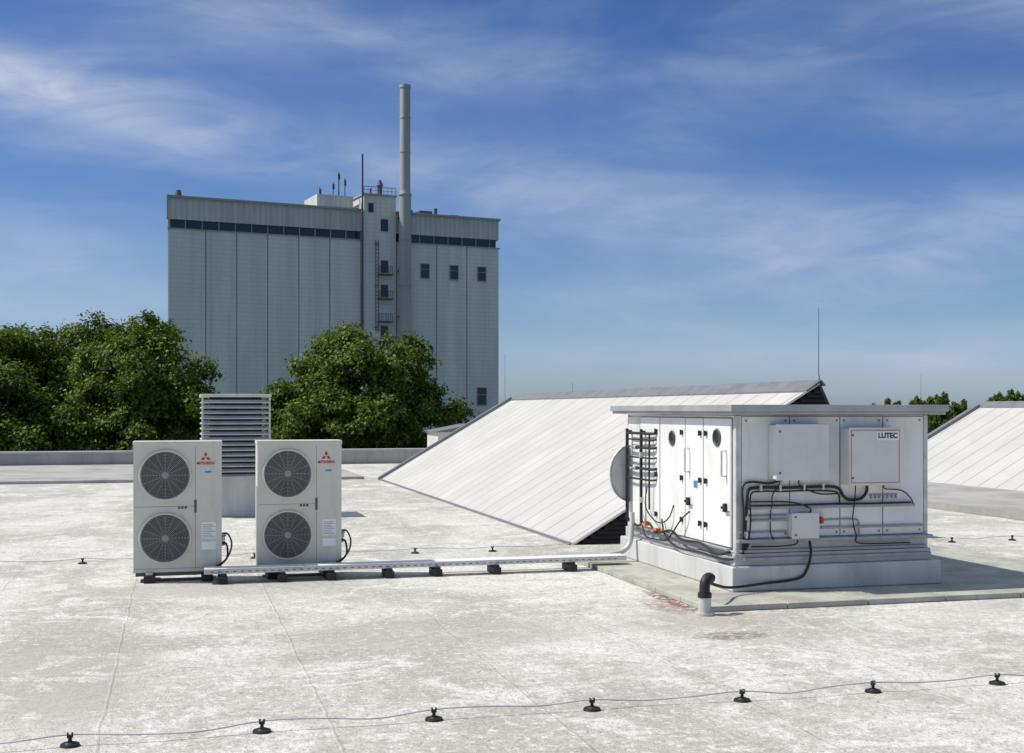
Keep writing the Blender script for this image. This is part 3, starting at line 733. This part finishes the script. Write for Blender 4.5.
for (xx, zz) in ((5.3, 1.02), (5.5, 1.015), (5.75, 1.02), (5.95, 1.02), (5.15, .75), (5.15, .58)):
    cl_.box(xx - .01, xx + .01, FY - .07, FY - .011, zz - .03, zz + .03)
parts(cl_, "cable_clamp", M_gal, e)

e = empty("roof_pipe", (4.43, 9.86, 0), "short grey roof pipe with black cap beside the platform", "pipe")
part(MB().cyl((4.36, 9.70, .001), (4.36, 9.70, .17), .055, 20).cyl((4.36, 9.70, .001), (4.36, 9.70, .02), .085, 20), "pipe", M_gal, e, smooth=True)
part(MB().tube([(4.36, 9.70, .165), (4.36, 9.70, .23), (4.37, 9.71, .28), (4.41, 9.74, .31), (4.45, 9.78, .30)], .045, 14, 0, 4).cyl((4.36, 9.70, .15), (4.36, 9.70, .19), .060, 20), "cap", M_black, e, smooth=True)

# ---------------------------------------------------------------- silo building
FO = Vector((-.88, 155.8, -8)); FR = R(10.1)
e = empty("silo_building", FO, "tall pale grey windowless silo building with rooftop strip of windows", "building", rotz=FR)
LEN = 44.4; SK = 3.16; G = 8
SB, ST = 24.0, 25.1
def T(z): return z + G
part(MB().prism([(0, 0), (LEN, 0), (LEN + SK, 18), (SK, 18)], 0, T(SB)), "wall", M_joint, e, local=True)
pn = MB(); J = [0, 4.54, 8.37, 12.28, 16.29, 20.38, 24.56, 29.5, 35.2, 39.6, 44.4]
for a, b_ in zip(J[:-1], J[1:]): pn.box(a + .08, b_ - .08, -.12, -.002, 0, T(SB))
parts(pn, "cladding_panel", M_wall, e, local=True)
part(MB().prism([(0, 0), (LEN, 0), (LEN + SK, 18), (SK, 18)], T(ST), T(27.75)), "upper_cladding", M_corr, e, local=True)
part(MB().prism([(.3, .25), (LEN - .3, .25), (LEN + SK - .3, 17.6), (SK + .3, 17.6)], T(SB), T(ST)), "window_strip", M_glass, e, local=True)
ms = MB(); x = .0
while x < LEN - .1:
    ms.box(x, x + .10, .12, .24, T(SB), T(ST)); x += 2.05
parts(ms, "mullion", M_frame, e, local=True)
part(MB().prism([(-.2, -.25), (LEN + .2, -.25), (LEN + SK + .2, 18.2), (SK - .2, 18.2)], T(27.75), T(28.0)), "cornice", M_frame, e, local=True)
part(MB().box(-.12, LEN + .12, -.24, .1, T(SB - .12), T(SB) - .001), "ledge", M_frame, e, local=True)
def win(u, z, w=1.15, h=1.85):
    o = part(MB().box(u - w / 2, u + w / 2, -.18, -.125, T(z) - h / 2, T(z) + h / 2), "window", M_glass, e, local=True)
    f = MB()
    f.box(u - w / 2 - .1, u - w / 2, -.24, -.123, T(z) - h / 2 - .1, T(z) + h / 2 + .1); f.box(u + w / 2, u + w / 2 + .1, -.24, -.123, T(z) - h / 2 - .1, T(z) + h / 2 + .1)
    f.box(u - w / 2, u + w / 2, -.24, -.123, T(z) + h / 2, T(z) + h / 2 + .1); f.box(u - w / 2, u + w / 2, -.24, -.123, T(z) - h / 2 - .1, T(z) - h / 2)
    f.box(u - w / 2, u + w / 2, -.222, -.183, T(z) + .2, T(z) + .26)
    part(f, "frame", M_frame, o, local=True)
for u in (33.5, 37.7, 41.8): win(u, 20.3)
win(41.8, 3.6, 1.3, 2.3)
part(MB().box(24.9, 29.3, -.40, 10, 0, T(29.8)), "stair_tower", M_wall, e, local=True)
part(MB().box(24.75, 29.45, -.55, 10.2, T(29.8), T(30.05)), "stair_tower_cap", M_frame, e, local=True)
sw = MB()
for z in (26.0, 20.6, 17.4, 12.0): sw.box(27.2, 28.2, -.46, -.402, T(z) - .8, T(z) + .8)
sw.box(25.5, 26.2, -.46, -.402, T(27.6), T(28.8))
parts(sw, "tower_window", M_glass, e, local=True)
for z in (19.4, 16.2, 13.2):
    bl = MB().box(26.7, 28.6, -1.3, -.42, T(z), T(z) + .16)
    for k in range(7): bl.box(26.7 + k * .3, 26.75 + k * .3, -1.3, -1.25, T(z) + .155, T(z) + 1.1)
    bl.box(26.7, 28.6, -1.3, -1.24, T(z) + 1.1, T(z) + 1.17)
    part(bl, "balcony", M_dgrey, e, local=True)
lad = MB().box(26.35, 26.42, -.75, -.68, T(12), T(24)).box(26.75, 26.82, -.75, -.68, T(12), T(24))
for k in range(24): lad.box(26.35, 26.82, -.74, -.69, T(12.2 + k * .5), T(12.26 + k * .5))
for z in (12.5, 18, 23.5): lad.box(26.35, 26.82, -.68, -.405, T(z), T(z) + .08)
part(lad, "ladder", M_dgrey, e, local=True)
part(MB().box(19.3, 24.2, 2, 8, T(28.0), T(29.9)), "penthouse", M_corr, e, local=True)
for (u, v, h, r) in ((22.3, 2.2, 33.0, .09), (23.2, 2.4, 32.3, .07), (21.6, 2.4, 31.7, .06), (19.8, 2.4, 30.9, .06)):
    part(MB().cyl((u, v, T(29.9)), (u, v, T(h)), r, 6).box(u - .14, u + .14, v - .2, v - .05, T(h - 1.0), T(h - .3)), "antenna", M_dgrey, e, local=True)
part(MB().cyl((24.5, -1.0, T(12.0)), (24.5, -1.0, T(35.0)), .16, 8, r1=.12), "slim_flue", M_dgrey, e, local=True)
part(MB().cyl((27.9, 2, T(30.0)), (27.9, 2, T(31.6)), .35, 10).cyl((27.9, 2, T(31.6)), (27.9, 2, T(32.4)), .5, 10, r1=.15), "roof_cowl", M_dgrey, e, local=True)
part(MB().cyl((26.6, 2, T(30.0)), (26.6, 2, T(31.2)), .12, 8), "roof_cowl", M_dgrey, e, local=True)
rlg = MB()
for k in range(9): rlg.box(24.9 + k * .55, 24.95 + k * .55, -.3, -.25, T(30.05), T(31.0))
rlg.box(24.9, 29.35, -.3, -.25, T(30.95), T(31.02)); rlg.box(24.9, 29.35, -.3, -.25, T(30.5), T(30.55))
part(rlg, "railing", M_dgrey, e, local=True)
cu_ = 30.15
ch = MB()
ch.cyl((cu_, -1.6, 0), (cu_, -1.6, T(29.9)), .84, 24, r1=.80); ch.cyl((cu_, -1.6, T(29.9)), (cu_, -1.6, T(30.5)), .80, 24, r1=.70); ch.cyl((cu_, -1.6, T(30.5)), (cu_, -1.6, T(44.0)), .70, 24, r1=.68)
for z in (6, 12, 18, 24, 29.9): ch.cyl((cu_, -1.6, T(z)), (cu_, -1.6, T(z) + .2), .89, 24)
for z in (35.5, 40): ch.cyl((cu_, -1.6, T(z)), (cu_, -1.6, T(z) + .15), .74, 24)
ch.cyl((cu_, -1.6, T(44.0)), (cu_, -1.6, T(44.4)), .76, 24)
part(ch, "chimney", M_chim, e, smooth=True, local=True)
tr_ = MB()
for z in (8, 14, 20, 27): tr_.box(cu_ - .5, cu_ + .2, -1.5, -.13, T(z), T(z) + .2)
parts(tr_, "chimney_bracket", M_dgrey, e, local=True)
parts(MB().box(34.0, 35.8, 3, 5, T(28.0), T(28.9)).cyl((36.3, 3, T(28.0)), (36.3, 3, T(29.3)), .25, 10).cyl((1.6, 2, T(28.0)), (1.6, 2, T(29.0)), .5, 12, r1=.3).box(38.6, 39.6, 3, 4, T(28.0), T(28.6)).box(31.6, 32.6, 2, 4, T(28.0), T(28.7)), "roof_vent", M_dgrey, e, local=True)

# ---------------------------------------------------------------- trees
def crown_mesh(seed, nl, ls, nclump=80, rx=4.6, rz=3.9):
    rs = np.random.RandomState(seed)
    cs = []
    while len(cs) < nclump:
        d = rs.normal(size=3); d /= np.linalg.norm(d)
        rr = rs.uniform(.35, 1.0) ** .6
        if d[2] < -.75: continue
        wob = 1 + .10 * math.sin(3.1 * math.atan2(d[1], d[0]) + seed) + .07 * math.sin(5.3 * d[2] * 2 + seed * 2)
        cs.append((d[0] * rx * rr * wob, d[1] * rx * rr * wob, d[2] * rz * rr * wob, rs.uniform(.40, 1.05)))
    cs = np.array(cs)
    w = cs[:, 3] ** 2; idx = rs.choice(nclump, nl, p=w / w.sum())
    d = rs.normal(size=(nl, 3)); d /= np.linalg.norm(d, axis=1)[:, None]
    d[:, 2] = np.where(d[:, 2] < -.3, -d[:, 2], d[:, 2])
    sub = rs.normal(size=(nclump, 26, 3)); sub /= np.linalg.norm(sub, axis=2)[:, :, None]
    sub[:, :, 2] = np.where(sub[:, :, 2] < -.2, -sub[:, :, 2], sub[:, :, 2])
    sid = rs.randint(0, 26, nl); sd_ = sub[idx, sid]
    mixd = sd_ * 1.0 + d * .40
    rad = cs[idx, 3] * rs.uniform(.45, 1.20, nl) ** .7
    P = cs[idx, :3] + mixd * rad[:, None] * np.array([1.05, 1.05, .90])
    P += rs.normal(size=(nl, 3)) * .07
    P[:, 2] += 8.9
    nrm = mixd * .6 + rs.normal(size=(nl, 3)) * .5 + np.array([0, 0, .4]); nrm /= np.linalg.norm(nrm, axis=1)[:, None]
    a = np.cross(nrm, rs.normal(size=(nl, 3))); a /= np.linalg.norm(a, axis=1)[:, None]
    b_ = np.cross(nrm, a); s = (rs.uniform(.6, 1.25, nl) * ls)[:, None]
    V = np.empty((nl, 4, 3)); V[:, 0] = P - a * s; V[:, 1] = P + b_ * s * .6 + nrm * s * .15; V[:, 2] = P + a * s; V[:, 3] = P - b_ * s * .6 + nrm * s * .15
    me = bpy.data.meshes.new("crown")
    me.vertices.add(nl * 4); me.vertices.foreach_set("co", V.reshape(-1))
    me.loops.add(nl * 4); me.loops.foreach_set("vertex_index", np.arange(nl * 4, dtype=np.int32))
    me.polygons.add(nl); me.polygons.foreach_set("loop_start", np.arange(0, nl * 4, 4, dtype=np.int32))
    me.update(calc_edges=True); me.validate(); me.materials.append(M_leaf)
    return me, cs
def trunk_mesh(cs, seed):
    rr = random.Random(seed); mb = MB()
    mb.tube([(0, 0, 0), (.05, .02, 2.5), (-.05, .06, 5.2), (.05, 0, 8.2)], .36, 12, 0, 5, r1=.16)
    for c in cs[::4]:
        z0 = rr.uniform(3.6, 7.4); tgt = Vector((c[0] * .9, c[1] * .9, c[2] * .9 + 8.9))
        mid = Vector((0, 0, z0)).lerp(tgt, .5) + Vector((0, 0, -.35))
        mb.tube([(0, 0, z0), mid, tgt], .12, 6, 0, 4, r1=.025)
    me = bpy.data.meshes.new("trunk"); me.from_pydata(mb.v, [], mb.f); me.materials.append(M_bark)
    me.polygons.foreach_set("use_smooth", [True] * len(me.polygons)); return me
c1, s1 = crown_mesh(3, 90000, .110, 150, 4.6, 4.0); t1 = trunk_mesh(s1, 3)
c2, s2 = crown_mesh(11, 90000, .110, 150, 4.6, 4.2); t2 = trunk_mesh(s2, 11)
c3, s3 = crown_mesh(23, 14000, .26, 60); t3 = trunk_mesh(s3, 23)
def tree(x, y, sc, sz, rot, cm, tm, label, group=None):
    e = empty("broadleaf_tree", (x, y, -8), label, "tree", group, rotz=rot)
    e.scale = (sc, sc, sz)
    for nm, me in (("trunk", tm), ("crown", cm)):
        o = bpy.data.objects.new(nm, me); COL.objects.link(o); o.parent = e
gq = "broadleaf trees beyond the roof edge"
tree(7.95, 54.8, .87, .99, .4, c1, t1, "round green broadleaf tree in front of the silo building", gq)
tree(-1.5, 57.4, .82, 1.01, 2.0, c2, t2, "full green broadleaf tree beside the silo building", gq)
tree(-4.9, 63.0, .9, 1.03, 4.0, c1, t1, "green broadleaf tree standing in a dense row", gq)
tree(-8.2, 58.9, .92, .98, 1.2, c2, t2, "green broadleaf tree standing in a dense row", gq)
for (tx, D, top, rot) in ((.310, 150, 399, 0), (.328, 160, 397, 1), (.346, 150, 393, 2), (.363, 165, 400, 3), (.397, 150, 393, 4), (.411, 150, 390, 5), (.433, 150, 392, 1.5), (.289, 170, 404, 2.5)):
    zt = 1.75 + (410 - top) / 1230 * D
    tree(D * (.2639 + .9646 * tx), D * (.9646 - .2639 * tx), .42, (zt + 8) / 13.0, rot, c3, t3, "distant green broadleaf tree on the horizon", "distant trees on the horizon")
